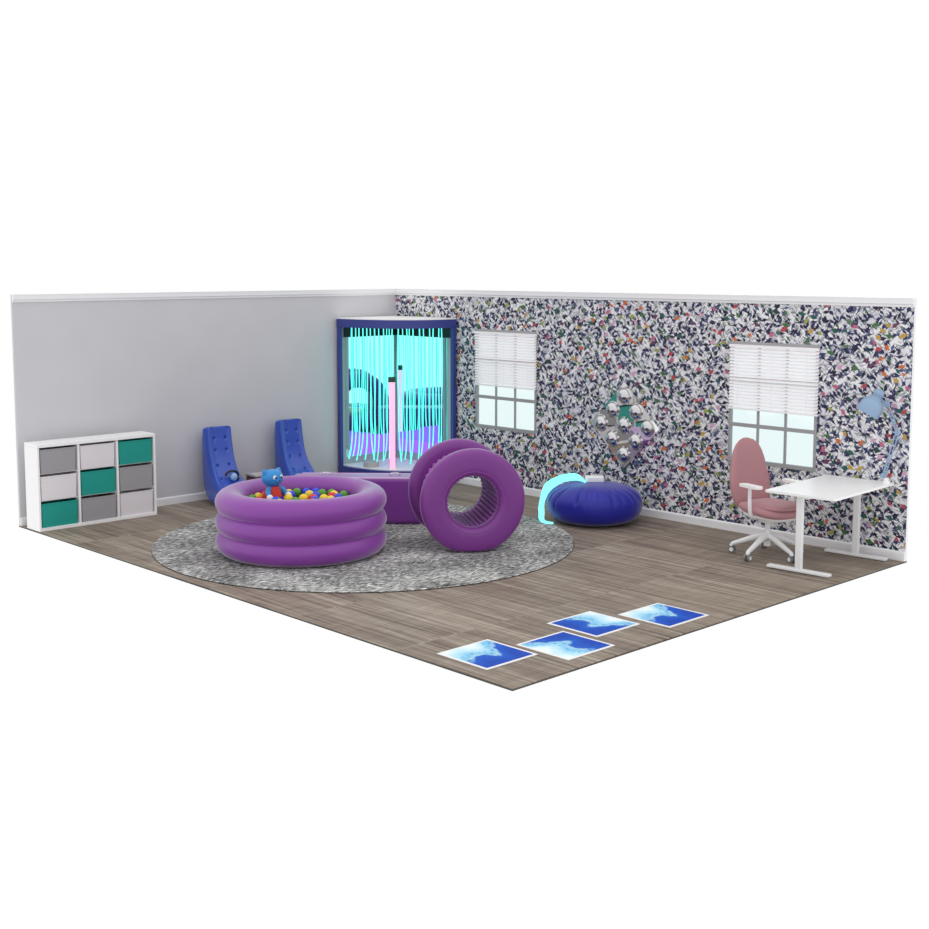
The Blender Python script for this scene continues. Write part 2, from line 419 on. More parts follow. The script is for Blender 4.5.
for c in range(3):
    for r in range(3):
        kd = binkinds[c][r]
        y = sy0+ts+c*(cw+.022)+cw/2; z = th+r*(ch+.006)+.0005
        if r: z += .003-.0005
        bh = ch-.026; bw = cw/2-.012; tp = .008
        lab = '%s fabric storage bin in the %s row, %s column of the white shelf' % (cname[kd], ['bottom', 'middle', 'top'][r], ['left', 'centre', 'right'][c])
        b = thing('storage_bin', lab, 'storage bin', (0, y, z), 0, 'fabric bins in the cube shelf')
        m = MB()
        x0, x1 = sx0+.03, sx1-.012
        lo = rrect(x0, -bw+tp, x1-.006, bw-tp, .01, 3); hi = rrect(x0, -bw, x1, bw, .012, 3)
        li = rrect(x0+.006, -bw+.006+tp, x1-.012, bw-.006-tp, .008, 3); hii = rrect(x0+.006, -bw+.006, x1-.006, bw-.006, .008, 3)
        rows = [[Vector((p[0], p[1], zz)) for p in poly] for poly, zz in ((lo, .0), (hi, bh), (hii, bh), (li, .01))]
        m.grid(rows, closed_u=True, cap0=True, cap1=True); m.obj('bin_body', M[kd], b)
        m = MB()
        for pz in (0,):
            o1 = rrect(x0-.002, -bw-.002, x1+.003, bw+.002, .012, 3); o2 = rrect(x0+.005, -bw+.005, x1-.004, bw-.005, .01, 3)
            rows = [[Vector((p[0], p[1], zz)) for p in poly] for poly, zz in ((o1, bh-.012), (o1, bh+.001), (o2, bh+.001), (o2, bh-.012))]
            m.grid(rows, closed_u=True, closed_v=True)
        m.obj('bin_hem', M[kd], b)

# ------------------------------------------------------------------ inflatable ball pool
PC = (3.152, -3.928); z0 = RT
t = thing('ball_pool', 'round purple inflatable ball pool of three stacked rings on grey rug', 'ball pool', (PC[0], PC[1], z0))
for i, z in enumerate((.129, .321, .514)):
    rr, rz_ = .135, (.125 if i == 0 else .122)
    MB().lathe([(.70+rr*cos(a*2*pi/28), max(0, z+rz_*sin(a*2*pi/28))) for a in range(28)], 96, closed=True).obj('inflated_ring', M['purple'], t)
MB().lathe([(.001, .442), (.3, .444), (.62, .452)], 64, cap0=True).obj('pool_floor', M['purpledeep'], t)
# balls
ZB = z0+.444+.048
raw = [('red', 2.56, -4.02), ('yellow', 2.60, -3.90), ('yellow', 2.66, -4.10), ('yellow', 2.713, -3.752), ('blue', 2.80, -3.80), ('yellow', 2.93, -3.93), ('green', 2.72, -3.62),
       ('blue', 2.778, -3.56), ('yellow', 2.912, -3.65), ('yellow', 3.04, -3.82), ('blue', 3.02, -3.65), ('green', 2.897, -3.493), ('green', 2.974, -3.437),
       ('yellow', 3.19, -3.68), ('red', 3.155, -3.55), ('yellow', 3.11, -3.45), ('blue', 3.25, -3.55), ('green', 3.141, -3.36), ('blue', 2.821, -3.50),
       ('blue', 2.85, -3.93), ('blue', 3.20, -3.80), ('red', 3.12, -3.76), ('yellow', 3.30, -3.68), ('green', 2.70, -4.22), ('red', 2.86, -4.22), ('blue', 2.97, -4.10), ('green', 3.12, -3.98), ('yellow', 3.1, -4.15), ('red', 3.30, -3.90), ('green', 3.38, -3.78), ('blue', 3.27, -4.05)]
TOY = (2.80, -4.02)
P = [[x, y] for _, x, y in raw]
for it in range(200):
    for i in range(len(P)):
        for j in range(i):
            dx, dy = P[i][0]-P[j][0], P[i][1]-P[j][1]; d = math.hypot(dx, dy) or 1e-6
            if d < .0985:
                k = (.0985-d)/2/d; P[i][0] += dx*k; P[i][1] += dy*k; P[j][0] -= dx*k; P[j][1] -= dy*k
        dx, dy = P[i][0]-TOY[0], P[i][1]-TOY[1]; d = math.hypot(dx, dy)
        if d < .145: P[i][0] += dx/d*(.145-d); P[i][1] += dy/d*(.145-d)
        dx, dy = P[i][0]-PC[0], P[i][1]-PC[1]; d = math.hypot(dx, dy)
        if d > .515: P[i][0] -= dx/d*(d-.515); P[i][1] -= dy/d*(d-.515)
ordn = ['leftmost', 'second from left', 'third from left', 'fourth from left', 'fifth from left', 'sixth from left', 'seventh from left', 'eighth from left', 'ninth from left', 'tenth from left', 'eleventh from left', 'twelfth from left']
bp = {}
for kd in ('red', 'yellow', 'green', 'blue'):
    idx = [i for i, q in enumerate(raw) if q[0] == kd]
    idx.sort(key=lambda i: P[i][0]*.72+P[i][1]*.69)
    for n, i in enumerate(idx):
        pos = 'rightmost' if n == len(idx)-1 else ordn[n]
        lab = 'shiny %s plastic ball, %s of the %s balls in the purple pool' % (kd, pos, kd)
        if kd not in bp:
            o = MB().ball((0, 0, 0), .048, 28).obj('play_ball', M[kd]); bp[kd] = o
            tag(o, lab, 'ball', 'plastic balls in the purple pool')
        else: o = dup(bp[kd], label=lab)
        o.location = (P[i][0], P[i][1], ZB)
# plush toy sitting among the balls
t = thing('plush_toy', 'blue soft toy in red vest sitting among balls in purple pool', 'soft toy', (TOY[0], TOY[1], z0+.444), R(4)); t.scale = (1.13, 1.13, 1.13)
MB().lathe([(.001, 0), (.062, .004), (.078, .03), (.076, .07), (.066, .11), (.05, .15), (.04, .17), (.001, .175)], 28).obj('body', M['toynavy'], t)
MB().lathe([(.080, .035), (.081, .07), (.071, .11), (.055, .152), (.05, .152), (.06, .1), (.07, .04)], 28, closed=True).obj('vest', M['toyred'], t)
m = MB().ball((0, 0, .222), .098, 28, (.92, 1.04, .78))
hd = m.obj('head', M['toyblue'], t)
for s in (-1, 1):
    MB().lathe([(.036, 0), (.028, .02), (.013, .038), (.001, .046)], 14, Matrix.Translation((-.01, s*.066, .265)) @ Matrix.Rotation(R(-30*s), 4, 'X')).obj('ear', M['toyblue'], hd)
    MB().ball((.076, s*.034, .235), .019, 14, (.55, 1, 1.1)).obj('eye_white', M['toywhite'], hd)
    MB().ball((.0865, s*.032, .233), .009, 12, (.5, 1, 1.1)).obj('pupil', M['toydark'], hd)
    MB().tube([(.01, s*.045, .14), (.04, s*.085, .11), (.075, s*.10, .075)], [.024, .024, .022], 12).obj('arm', M['toyblue'], t)
    MB().ball((.09, s*.104, .066), .03, 14).obj('paw', M['toywhite'], t)
    MB().tube([(.03, s*.035, .03), (.09, s*.05, .03), (.12, s*.052, .035)], [.032, .03, .026], 12).obj('foot', M['toynavy'], t)
MB().ball((.086, 0, .205), .02, 14, (.8, 1.2, .8)).obj('muzzle', M['toyblue'], hd)
MB().ball((.101, 0, .212), .007, 10).obj('nose', M['toydark'], hd)

# ------------------------------------------------------------------ roller: two thick discs joined by a ribbed tube
CF = Vector((4.319, -2.721, .497+z0)); CR = Vector((3.70, -2.33, .497+z0))
ax = (CF-CR).normalized(); L = (CF-CR).length
t = thing('inflatable_roller', 'purple inflatable roller with two thick ring ends and ribbed tunnel', 'roller', ((CF.x+CR.x)/2, (CF.y+CR.y)/2, z0))
side = Vector((-ax.y, ax.x, 0))
def ring_pt(s, r, a):
    q = ax*s+side*(r*cos(a))+Vector((0, 0, .497+r*sin(a)))
    if q.z < .03: q.z = .03*0+max(0.0, .03*exp((q.z-.03)/.03)-.0)  # soft flattened contact
    return q
RO = .523
for cs in (L/2, -L/2):
    n = 40; prof = []
    w = .085; rin = .255
    for k in range(n):
        a = 2*pi*k/n; c_, s_ = cos(a), sin(a)
        rm = (RO+rin)/2; hr = (RO-rin)/2
        rr = rm+hr*math.copysign(abs(c_)**.62, c_); ss = w*math.copysign(abs(s_)**.75, s_)
        prof.append((ss, rr))
    rows = [[ring_pt(cs+ss, rr, 2*pi*j/96) for j in range(96)] for ss, rr in prof]
    MB().grid(rows, closed_u=True, closed_v=True).obj('end_ring', M['purpledeep'], t, sharp=60)
    for sg in (1, -1):
        MB().tube([ring_pt(cs+sg*.077, .302, 2*pi*j/72) for j in range(73)], .004, 6, cap=False).obj('seam', M['purple'], t)
NR = 36; rows = []
for rad, amp in ((.405, .016), (.262, -.013)):
    pass
def ribrow(s):
    out = []
    for j in range(NR*8):
        a = 2*pi*j/(NR*8); out.append(ring_pt(s, .375+.024*abs(sin(NR*a/2)), a))
    return out
def ribrow_in(s):
    return [ring_pt(s, .275-.024*abs(sin(NR*2*pi*j/(NR*8)/2)), 2*pi*j/(NR*8)) for j in range(NR*8)]
SS = [-L/2+.02+(L-.04)*i/10 for i in range(11)]
rows = [ribrow(s) for s in SS]+[ribrow_in(s) for s in reversed([-L/2-.04+(L+.08)*i/10 for i in range(11)])]
MB().grid(rows, closed_u=True, closed_v=True).obj('ribbed_tunnel', M['purplerib'], t, sharp=50)

# ------------------------------------------------------------------ low inflated bench behind the pool
t = thing('inflatable_bench', 'long low purple inflatable bench behind the ball pool and roller', 'bench', (2.40, -2.60, z0), R(44.5))
bl, bd, bhh = .70, .16, .515
prof = rrect(-bd, 0, bd, bhh, .05, 6)
rows = []
for x, sc in ((-bl, .80), (-bl+.03, .93), (-bl+.08, 1), (bl-.08, 1), (bl-.03, .93), (bl, .80)):
    rows.append([Vector((x, q[0]*sc, bhh/2+(q[1]-bhh/2)*(.94+.06*sc))) for q in prof])
MB().grid(rows, closed_u=True, cap0=True, cap1=True).obj('bench_body', M['purple'], t, sharp=50)
for s in (-1, 1):
    MB().tube([(-bl+.06, s*(bd-.018), bhh-.012), (bl-.06, s*(bd-.018), bhh-.012)], .013, 8).obj('piping', M['seam'], t)
for x in (-.36, .40):
    m = MB().tube(spline([(x-.05, -.03, bhh-.005), (x-.045, -.03, bhh+.02), (x, -.03, bhh+.028), (x+.045, -.03, bhh+.02), (x+.05, -.03, bhh-.005)], 5), .012, 8)
    tag(m.obj('handle', M['clear'], t), 'clear plastic handle')

# ------------------------------------------------------------------ blue moulded floor seats
OUT = spline([(.09, 0, .875), (.07, 0, .76), (.07, 0, .53), (.09, 0, .31), (.17, 0, .12), (.32, 0, .035), (.55, 0, .0), (.80, 0, .0), (1.0, 0, .03)], 16)
INN = spline([(.215, 0, .885), (.23, 0, .76), (.275, 0, .55), (.345, 0, .40), (.46, 0, .265), (.60, 0, .20), (.72, 0, .175), (.90, 0, .185), (1.08, 0, .21)], 16)
def seat_body():
    rows = []; n = len(OUT); m = 53
    tot = 0; arc = [0]
    for i in range(1, n): tot += (INN[i]-INN[i-1]).length; arc.append(tot)
    for i in range(n):
        po, pi_ = OUT[i], INN[i]; f = arc[i]/tot
        w = .178+.042*smooth(.25, .75, f)
        if f > .9: w *= 1-.25*((f-.9)/.1)**2
        nrm = (pi_-po).normalized(); th = (pi_-po).length
        row = []
        for j in range(m):
            u = -1+2*j/(m-1); au = abs(u)
            lip = .016*smooth(.55, .8, au)-.0
            rnd = .075*max(0, (au-.78)/.22)**2.2
            d = 0
            for rowk in (.09, .20, .335, .47, .575):
                for sx in (-.42, .42):
                    dd = ((u-sx)*w)**2+((f-rowk)*tot)**2
                    d += .030*exp(-dd/(.013**2))
            row.append(pi_+nrm*(lip-rnd-d)+Vector((0, u*w, 0)))
        wo = w*.93
        for j in range(12):
            u = 1-2*j/11
            row.append(po+nrm*(.03*abs(u)**6)+Vector((0, u*wo, 0)))
        rows.append(row)
    def cap(src, dst, k):  # rounded end row
        cen = sum(src, Vector())/len(src)
        return [cen+(v-cen)*k+dst for v in src]
    top = Vector((0, 0, .02)); end = Vector((.03, 0, .0))
    rows = [cap(rows[0], top*1.1, .72), cap(rows[0], top*.8, .9)]+rows+[cap(rows[-1], end*.8, .88), cap(rows[-1], end*1.1, .68)]
    return MB().grid(rows, closed_u=True, cap0=True, cap1=True)
t = thing('floor_chair', 'blue moulded high-back floor chair with headphones on it, left one', 'chair', (0.05, -2.985, -.0), R(-4), 'blue moulded floor chairs')
seat_body().obj('seat_shell', M['blueseat'], t, sharp=60)
dup(t, (.05, -1.945, 0), R(-3), 'blue moulded high-back floor chair nearer the corner cabinet')
# headphones resting on left seat
t = thing('headphones', 'black headphones with pale blue cushion lying on the blue seat', 'headphones', (.475, -2.985, .325), 0)
hb = [Vector((.02, -.085*cos(a), .085*sin(a)*.62+.02)) for a in [pi*2*i/28 for i in range(22)]]
MB().tube(hb, .013, 10).obj('headband', M['blackplastic'], t)
for y, z, mm in ((-.0, .0, 'skyblue'), ):
    MB().ball((.04, .015, .0), .047, 20, (.8, .95, 1)).obj('ear_cup', M['skyblue'], t)
MB().ball((.02, .068, -.025), .03, 16, (.8, 1.1, .9)).obj('ear_cup', M['blackplastic'], t)
# small brown box between the seats
t = thing('wooden_box', 'small brown wooden box with pale lid between the blue seats', 'box', (.37, -2.50, 0))
MB().box((-.10, -.135, 0), (.10, .135, .275), .006).obj('box_body', M['brown'], t)
MB().box((-.105, -.14, .275), (.105, .14, .30), .006).obj('lid', M['boxtop'], t)

# ------------------------------------------------------------------ corner sensory cabinet
SA, SB, SE = 1.225, 1.03, 2.6
def sup(a, k=1.0, d=0.):
    c_, s_ = cos(a), sin(a)
    return ((SA*k-d)*abs(c_)**(2/SE), -(SB*k-d)*abs(s_)**(2/SE))
arc = [sup(pi/2*i/40) for i in range(41)]
arci = [sup(pi/2*i/40, 1, .05) for i in range(41)]
t = thing('corner_cabinet', 'navy framed curved corner cabinet with tinted mirrors in room corner', 'cabinet', (0, 0, 0))
e = .022
cl = lambda poly: [(max(e, x), min(-e, y)) for x, y in poly]
MB().prism([(e, -e)]+cl(list(reversed(arc))), 2.126, 2.14, 0).obj('roof', M['white'], t)
m = MB(); rows = []
for (a, zz) in ((arc, 2.018), (arc, 2.125), (arci, 2.125), (arci, 2.018)):
    rows.append([Vector((*q, zz)) for q in cl(a)])
m.grid(rows, closed_v=True); m.obj('fascia', M['navy'], t)
MB().prism([(e, -e)]+cl(list(reversed(arc))), .0, .195, 0).obj('plinth', M['navy'], t)
MB().prism([(e, -e)]+cl(list(reversed(arci))), .1955, .206, 0).obj('cabinet_floor', M['white'], t)
MB().box((e, -SB+.004, .196), (.075, -SB+.05, 2.0175), .004).obj('post', M['navy'], t)
MB().box((SA-.06, -.075, .196), (SA-.004, -e, 2.0175), .004).obj('post', M['navy'], t)
MB().box((.0225, -SB+.051, .2065), (.032, -.0225, 1.88)).obj('back_board', M['greyboard'], t)
MB().box((.033, -.032, .2065), (SA-.061, -.0225, 1.88)).obj('back_board', M['greyboard'], t)
MB().box((.0225, -.91, 1.8805), (.034, -.0225, 2.1255)).obj('header_board', M['black'], t)
MB().box((.0345, -.034, 1.8805), (SA-.09, -.0225, 2.1255)).obj('header_board', M['black'], t)
MB().box((.0325, -.905, .30), (.038, -.05, 1.879)).obj('mirror', M['mirror'], t)
MB().box((.075, -.038, .30), (1.06, -.0325, 1.879)).obj('mirror', M['mirror'], t)
for lo, hi in (((.0385, -.83, .31), (.06, -.475, .58)), ((.0385, -.465, .31), (.06, -.09, .55)), ((.10, -.06, .31), (1.03, -.0385, .48))):  # glowing panels added to stand in for the violet band in the mirrors
    tag(MB().box(lo, hi, .006).obj('violet_stand_in', M['violet'], t), 'added glowing panel standing in for a violet band')
# fibre optic curtain
t = thing('fibre_curtain', 'curtain of glowing cyan fibre strands hanging inside the corner cabinet', 'light curtain', (0, 0, 0))
rail = [sup(pi/2*(.06+.88*i/30), .86) for i in range(31)]
MB().tube([(x, y, 2.095) for x, y in rail], .018, 8).obj('rail', M['black'], t)
pxs = [346, 349.3, 352.9, 356.5, 360.3, 363.9, 367.4, 371.3, 375.4, 379.7, 383, 385.2, 388.2, 393.8, 397.3, 401.1, 403.6, 406.8, 412.6, 416, 421.8, 425.2, 430.3, 433, 436, 439]
for q in pxs:
    u = (q-343.)/(443-343.); a = pi/2*(1-u)
    # parametrise by chord position so that spacing follows the curve evenly
    best = min(((abs((x*.69+y*.7235)-(-.62+u*(1.40))), x, y) for x, y in [sup(pi/2*(.05+.9*i/400), .86) for i in range(401)]))
    x, y = best[1], best[2]
    zb = .30+random.uniform(-.035, .05); sw = random.choice((-1, -1, 1))*random.uniform(.01, .045) if u > .2 else random.uniform(-.06, -.04)
    dx, dy = .72*sw, .69*sw; b2 = random.uniform(-.012, .012)
    pts = spline([(x, y, 2.085), (x+b2, y+b2, 1.5), (x-b2*.5, y, .95), (x+dx*.1, y+dy*.1, zb+.32), (x+dx*.45, y+dy*.45, zb+.13), (x+dx, y+dy, zb)], 6)
    MB().tube(pts, random.uniform(.0055, .0085), 7).obj('fibre_strand', M['cyan'], t)
# bubble tube
t = thing('bubble_tube', 'tall pink glowing bubble tube standing inside the corner cabinet', 'bubble tube', (.755, -.715, .2065))
MB().lathe([(.001, 0), (.05, 0), (.05, .006), (.001, .006)], 32).obj('tube_base', M['white'], t)
MB().lathe([(.001, .0065), (.036, .0065), (.036, 1.115), (.001, 1.115)], 20).obj('water_column', M['pinkcore'], t)
MB().lathe([(.048, .0065), (.048, 1.12)], 32).obj('acrylic_tube', M['tubeglass'], t)
MB().lathe([(.001, 1.1205), (.05, 1.1205), (.05, 1.18), (.04, 1.187), (.001, 1.187)], 32).obj('cap', M['darkgreen'], t)
# round grey puck on cabinet floor
t = thing('speaker_puck', 'low round grey disc on the floor of the corner cabinet', 'disc', (.43, -.80, .206))
MB().lathe([(.001, 0), (.098, 0), (.103, .01), (.103, .05), (.096, .06), (.001, .062)], 40).obj('disc_body', M['puck'], t)
MB().lathe([(.080, .0605), (.088, .066), (.094, .0605)], 40, closed=True).obj('rim', M['greyboard'], t)

# ------------------------------------------------------------------ bean bag, box, fibre bundle
BC = (4.125, -.665); BR, BH = .53, .425
t = thing('bean_bag', 'round royal blue bean bag on the floor by the floral wall', 'bean bag', (BC[0], BC[1], 0))
random.seed(3)
fold = [(random.uniform(0, 2*pi), random.uniform(.018, .05), random.uniform(.5, 1)) for _ in range(26)]
rows = []; NA = 220
for k in range(40):
    s = -pi/2+pi*k/39
    c_ = abs(cos(s))**(.62 if s > 0 else .42); z = BH/2*(1+math.copysign(abs(sin(s))**.9, sin(s)))
    row = []
    for j in range(NA):
        a = 2*pi*j/NA; f = 0
        for fa, fw, fs in fold:
            d = (a-fa+pi) % (2*pi)-pi
            f += fs*exp(-(d/fw)**2)
        k_ = exp(-((s-.55)/.42)**2)
        r = BR*c_*(1-.03*f*k_+.006*sin(7*a+1)*cos(s))
        row.append(Vector((max(r, .001)*cos(a), max(r, .001)*sin(a), z-.01*f*k_)))
    rows.append(row)
MB().grid(rows, closed_u=True, cap0=True, cap1=True).obj('bag', M['beanbag'], t, sharp=80)
t = thing('light_source_box', 'small white box lying on top of the blue bean bag', 'box', (4.055, -.585, BH-.012), R(44))
MB().box((-.105, -.055, .006), (.105, .055, .076), .018, 4).obj('casing', M['white'], t)
MB().box((-.085, -.04, 0), (.085, .04, .012), .002).obj('base_plate', M['greyboard'], t)
t = thing('fibre_bundle', 'bundle of bright cyan fibre strands draped over left side of bean bag', 'fibre optics', (BC[0], BC[1], 0))
random.seed(11)
for i in range(18):
    j = lambda s: random.uniform(-s, s)
    u = i/17
    # d: direction to the left of the bag as seen from the room, f: towards the room
    d = Vector((-.72, -.69, 0)); f = Vector((.69, -.72, 0))
    lift = .01+.11*u
    pts = [d*.10+f*(-.02+.03*j(1))+Vector((0, 0, .432)), d*.20+f*(-.03+.04*j(1))+Vector((0, 0, .45+lift*.6)),
           d*(.36+.01*u)+f*(-.03+.05*j(1))+Vector((0, 0, .43+lift*.6+j(.008))), d*(.49+.05*u)+f*(.0+.05*j(1))+Vector((0, 0, .34+.07*u+j(.01))),
           d*(.555+.05*u)+f*(.04+.05*j(1))+Vector((0, 0, .22+j(.01))), d*(.56+.05*u)+f*(.08+.04*j(1))+Vector((0, 0, .10+j(.01))),
           d*(.555+.04*u)+f*(.15+.03*j(1))+Vector((0, 0, .03+j(.005))), d*(.50+j(.04))+f*(.26+.02*j(1))+Vector((0, 0, .026))]
    MB().tube(spline(pts, 7), .0085, 7).obj('fibre_strand', M['cyanB'], t)

# ------------------------------------------------------------------ bubble mirror on the wall
MC = Vector((4.005, 0, 1.0)); hs = .352
t = thing('bubble_mirror', 'diamond shaped mirror panel with nine domes on the floral wall', 'mirror', (MC.x, -.009, MC.z), R(.75))
rt = Matrix.Rotation(R(45), 4, 'Y')
MB().box((-hs, -.012, -hs), (hs, -.001, hs), 0, mat=rt).obj('mirror_panel', M['flatmirror'], t)
for a in (-1, 0, 1):
    for b in (-1, 0, 1):
        c = rt @ Vector((a*.237, -.0121, b*.237))
        MB().lathe([(.1, 0), (.092, .012)]+[(.085*cos(R(x)), .012+.045*sin(R(x))) for x in range(0, 91, 9)], 40,
                   Matrix.Translation(c) @ Matrix.Rotation(R(90), 4, 'X')).obj('mirror_dome', M['dome'], t, sharp=25)

# ------------------------------------------------------------------ desk
DX0, DX1, DY0, DY1, DZ = 6.648, 7.352, -1.24, -.04, .747
t = thing('desk', 'white rectangular desk with T legs standing against the floral wall', 'desk', ((DX0+DX1)/2, (DY0+DY1)/2, 0), R(3.2))
hx, hy = (DX1-DX0)/2, (DY1-DY0)/2
MB().prism(rrect(-hx, -hy, hx, hy, .02), DZ-.022, DZ, .003).obj('tabletop', M['white'], t)
MB().box((-.03, -hy+.12, DZ-.062), (.03, hy-.1, DZ-.0222), .003).obj('under_rail', M['whitemetal'], t)
for s, yy, ox in ((-1, -hy+.115, -.045), (1, hy-.115, .035)):
    MB().box((ox-.03, yy-.024, .034), (ox+.03, yy+.024, DZ-.0222), .006).obj('leg', M['whitemetal'], t)
    MB().box((ox-.315, yy-.035, .006), (ox+.315, yy+.035, .034), .008).obj('foot', M['whitemetal'], t)
    for q in (-.27, .27):
        MB().lathe([(.001, 0), (.018, 0), (.018, .007), (.001, .007)], 14, Matrix.Translation((q+ox, yy, 0))).obj('glide', M['caster'], t)

# ------------------------------------------------------------------ desk lamp
LB = (7.285, -.12, DZ)
t = thing('desk_lamp', 'light blue jointed desk lamp clamped to far corner of white desk', 'lamp', LB)
MB().lathe([(.001, 0), (.035, 0), (.035, .022), (.02, .03), (.02, .055), (.001, .055)], 24).obj('clamp_base', M['white'], t)
EL = Vector((.095, 0, .495)); HD = Vector((-.025, 0, .76)); BS = Vector((-.03, 0, .075))
MB().tube([(0, 0, .04), (-.015, 0, .07), (-.03, 0, .10)], .012, 10).obj('pivot', M['lampblue'], t)
for k, (p, q) in enumerate(((BS, EL), (EL, HD))):
    dd = (q-p).normalized(); nn = Vector((-dd.z, 0, dd.x))
    m = MB()
    for s in (-1, 1):
        m.tube([p+nn*s*.014, q+nn*s*.014], .0065, 8)
    for f_ in (.15, .85): m.tube([p.lerp(q, f_)+nn*-.014, p.lerp(q, f_)+nn*.014], .005, 6)
    m.obj('arm', M['lampblue'], t)
    MB().tube([p.lerp(q, .1)+Vector((0, -.012, 0)), p.lerp(q, .5)+Vector((0, -.012, 0))], .007, 8).obj('spring', M['lampblue'], t)
for q in (BS, EL, HD):
    MB().tube([q+Vector((0, -.02, 0)), q+Vector((0, .02, 0))], .024, 14).obj('joint', M['lampblue'], t)
top = Vector((7.205-LB[0], -.02, 1.63-DZ)); mouth = Vector((7.115-LB[0], -.10, 1.405-DZ))
dd = (mouth-top).normalized(); LL = (mouth-top).length
rot = Vector((0, 0, 1)).rotation_difference(dd).to_matrix().to_4x4()
mt = Matrix.Translation(top) @ rot
sh_ = MB().lathe([(.001, -.012), (.024, -.008), (.042, .006), (.05, .026), (.052, .085), (.056, .094), (.078, .108), (.098, .132), (.110, .165), (.113, .20), (.110, LL), (.106, LL), (.108, .20), (.104, .165), (.09, .135), (.06, .108), (.04, .1), (.001, .1)], 40, mt).obj('lamp_shade', M['lampblue'], t, sharp=30)
m = MB()
for k in range(14):
    a = 2*pi*k/14
    m.tube([mt @ Vector((.0515*cos(a), .0515*sin(a), .04)), mt @ Vector((.0525*cos(a), .0525*sin(a), .075))], .003, 6)
m.obj('vent_slots', M['lampdark'], sh_)
MB().tube([HD, mt @ Vector((0, 0, .07))], .01, 8).obj('shade_bracket', M['lampblue'], t)
MB().ball(mt @ Vector((0, 0, .17)), .035, 16).obj('bulb', M['lampin'], t)

# ------------------------------------------------------------------ office chair
CC = (6.365, -.745)
t = thing('office_chair', 'dusty pink office chair with white armrests and star base', 'chair', (CC[0]+.03, CC[1], 0), R(-14))
def egg(z):  # half width of the backrest
    return lerp_table([(.46, .19), (.52, .225), (.62, .245), (.72, .245), (.82, .225), (.92, .205), (1.0, .175), (1.06, .14), (1.10, .09), (1.118, .03)], z)[0]
rows = []
for i in range(33):
    z = .46+.658*(i/32)
    w = egg(z); xb = -.265-.085*((z-.46)/.66)-.025*sin(pi*min(1, (z-.46)/.66))
    tk = .05*(1-((i/32)**6)) + .006
    row = []
    for j in range(40):
        a = 2*pi*j/40; u = cos(a); v = sin(a)
        uu = math.copysign(abs(u)**.8, u); vv = math.copysign(abs(v)**.7, v)
        row.append(Vector((xb+tk*vv+.10*(uu*uu)*(w/.245)*.55, w*uu, z)))
    rows.append(row)
MB().grid(rows, closed_u=True, cap0=True, cap1=True).obj('backrest', M['pink'], t, sharp=70)
def pad(x0, x1, hw, z0_, z1_, curve, nn=30):
    rows = []
    for k in range(15):
        s = -pi/2+pi*k/14; cs = abs(cos(s))**.35; z = (z0_+z1_)/2+(z1_-z0_)/2*sin(s)
        row = []
        for j in range(56):
            a = 2*pi*j/56; c_, s_ = cos(a), sin(a)
            px = (x0+x1)/2+(x1-x0)/2*math.copysign(abs(c_)**.75, c_)*cs*(.9+.1*cs); py = hw*math.copysign(abs(s_)**.75, s_)*cs
            row.append(Vector((px, py, z+curve(px, py))))
        rows.append(row)
    return MB().grid(rows, closed_u=True, cap0=True, cap1=True)
pad(-.265, .355, .262, .40, .515, lambda x, y: .07*max(0, abs(y)/.255-.45)*max(0, .35-x)/.6+.05*max(0, -x-.05)).obj('seat_base_cushion', M['pink'], t, sharp=70)
pad(-.17, .365, .222, .478, .538, lambda x, y: .012*cos(y/.2)-.02*max(0, x-.2)).obj('seat_cushion', M['pink'], t, sharp=70)
pad(-.22, .28, .228, .365, .44, lambda x, y: .03*max(0, abs(y)/.22-.4)).obj('under_shell', M['whitemetal'], t, sharp=70)
MB().box((-.36, -.035, .38), (-.20, .035, .41), .01).obj('back_bracket', M['whitemetal'], t)
MB().tube([(-.345, 0, .39), (-.36, 0, .47), (-.345, 0, .56)], [.03, .028, .02], 12).obj('back_bracket', M['whitemetal'], t)
for s in (-1, 1):
    ar = MB().prism(rrect(-.08, s*.275-.045, .185, s*.275+.045, .03), .70, .727, .006).obj('armrest', M['white'], t)
    MB().tube(spline([(.04, s*.275, .701), (.04, s*.275, .61), (.04, s*.27, .50), (.03, s*.24, .42), (-.02, s*.14, .385)], 6), [.018]*8+[.02]*8+[.022]*9, 12).obj('arm_post', M['whitemetal'], t)
MB().lathe([(.001, .34), (.09, .34), (.10, .37), (.001, .38)], 28).obj('mechanism', M['whitemetal'], t)
MB().lathe([(.001, .10), (.034, .10), (.034, .25), (.026, .255), (.026, .34), (.001, .34)], 24).obj('gas_column', M['whitemetal'], t)
for k in range(5):
    a = R(-160+14+72*k)
    d = Vector((cos(a), sin(a), 0))
    lg = MB().tube([d*.01+Vector((0, 0, .195)), d*.08+Vector((0, 0, .19)), d*.22+Vector((0, 0, .135)), d*.34+Vector((0, 0, .088)), d*.352+Vector((0, 0, .065))], [.036, .034, .026, .021, .019], 10).obj('base_arm', M['whitemetal'], t)
    sd = Vector((-d.y, d.x, 0)); cpt = d*.345+Vector((0, 0, .034))
    c_ = MB()
    for s in (-1, 1): c_.tube([cpt+sd*(s*.008), cpt+sd*(s*.028)], .034, 18)
    c_.obj('caster', M['caster'], t)
    hc = MB()
    for s in (-1, 1): hc.tube([cpt+sd*(s*.0282), cpt+sd*(s*.031)], .02, 14)
    hc.tube([cpt+Vector((0, 0, -.005)), d*.352+Vector((0, 0, .075))], .008, 8)
    hc.obj('caster_hub', M['whitemetal'], t)

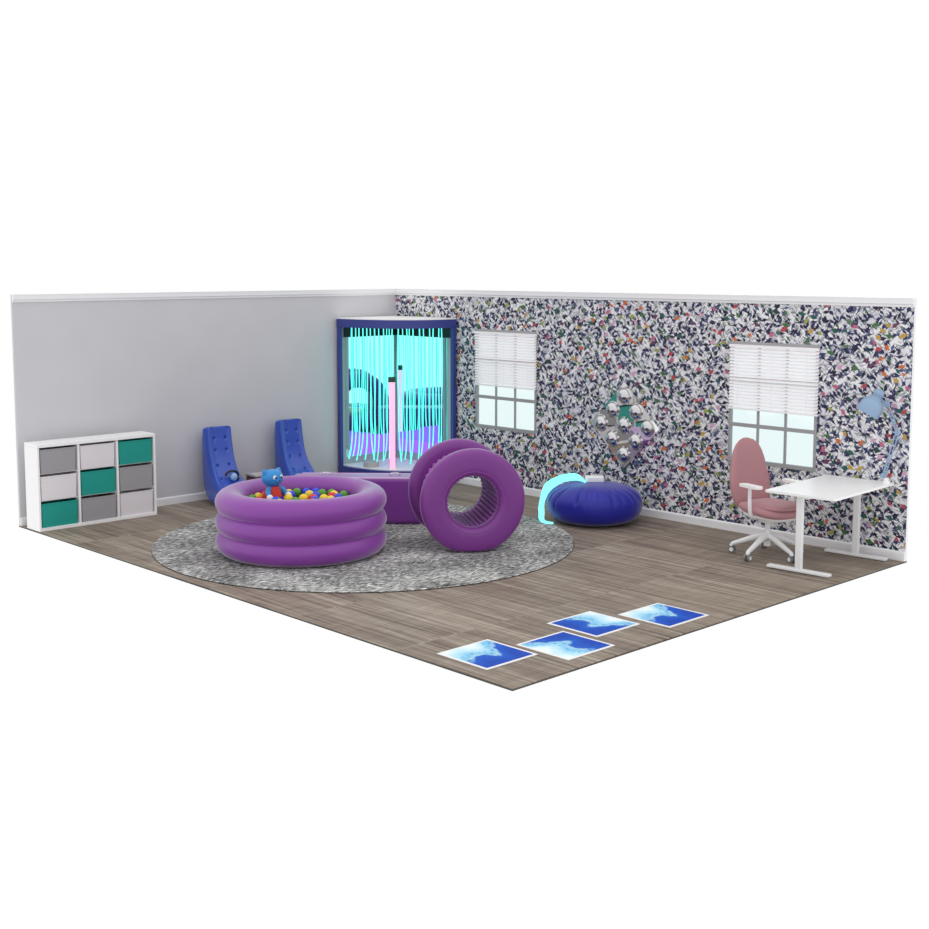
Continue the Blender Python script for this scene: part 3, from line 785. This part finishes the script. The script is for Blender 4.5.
# ------------------------------------------------------------------ liquid print floor mats
t0 = None
mats = [((6.785, -4.955), 0, 'blue wave floor mat nearest the front corner, leftmost of four'),
        ((7.030, -4.380), 90, 'blue wave floor mat second from left, close to front floor edge'),
        ((6.798, -3.795), -90, 'blue wave floor mat third from left, set back from the floor edge'),
        ((7.022, -3.190), 0, 'blue wave floor mat rightmost of the four')]
for (x, y), rz, lab in mats:
    if t0 is None:
        t0 = thing('floor_mat', lab, 'floor mat', (x, y, 0), R(rz), 'blue wave print floor mats')
        MB().box((-.26, -.26, .0005), (.26, .26, .005), .001).obj('mat_border', M['white'], t0)
        MB().box((-.236, -.236, .0045), (.236, .236, .0058)).obj('wave_picture', M['wave'], t0)
    else: dup(t0, (x, y, 0), R(rz), lab)

# ------------------------------------------------------------------ light: white sky, brightened overhead, greyed far below to darken front faces
wd = bpy.data.worlds.new('graded_surround'); S.world = wd; wd.use_nodes = True
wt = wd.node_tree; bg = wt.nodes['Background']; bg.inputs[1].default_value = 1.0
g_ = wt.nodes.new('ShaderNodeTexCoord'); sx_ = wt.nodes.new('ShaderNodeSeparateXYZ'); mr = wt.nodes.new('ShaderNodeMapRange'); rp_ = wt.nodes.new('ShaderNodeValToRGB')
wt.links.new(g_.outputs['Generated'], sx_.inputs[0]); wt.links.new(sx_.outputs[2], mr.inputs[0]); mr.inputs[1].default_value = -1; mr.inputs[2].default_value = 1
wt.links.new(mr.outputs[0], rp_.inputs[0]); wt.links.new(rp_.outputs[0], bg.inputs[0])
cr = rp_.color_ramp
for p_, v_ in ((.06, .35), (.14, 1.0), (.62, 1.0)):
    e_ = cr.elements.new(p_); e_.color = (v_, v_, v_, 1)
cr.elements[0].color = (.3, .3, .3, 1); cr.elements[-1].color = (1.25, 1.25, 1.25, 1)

# ------------------------------------------------------------------ camera
cam = bpy.data.cameras.new('camera'); co = bpy.data.objects.new('camera', cam); COL.objects.link(co)
yaw, pitch = -.809, -.108
cam.sensor_width = 36; cam.lens = 1275.889/929*36; cam.shift_y = -58.832/929; cam.clip_end = 100
co.location = (13.183, -11.286, 2.789)
fw = Vector((sin(yaw)*cos(pitch), cos(yaw)*cos(pitch), sin(pitch)))
co.rotation_euler = fw.to_track_quat('-Z', 'Y').to_euler()
S.camera = co
S.view_settings.view_transform = 'Standard'; S.view_settings.look = 'None'
S.view_settings.exposure = 0; S.view_settings.gamma = 1; S.view_settings.use_curve_mapping = False
S.cycles.max_bounces = 10; S.cycles.transparent_max_bounces = 16
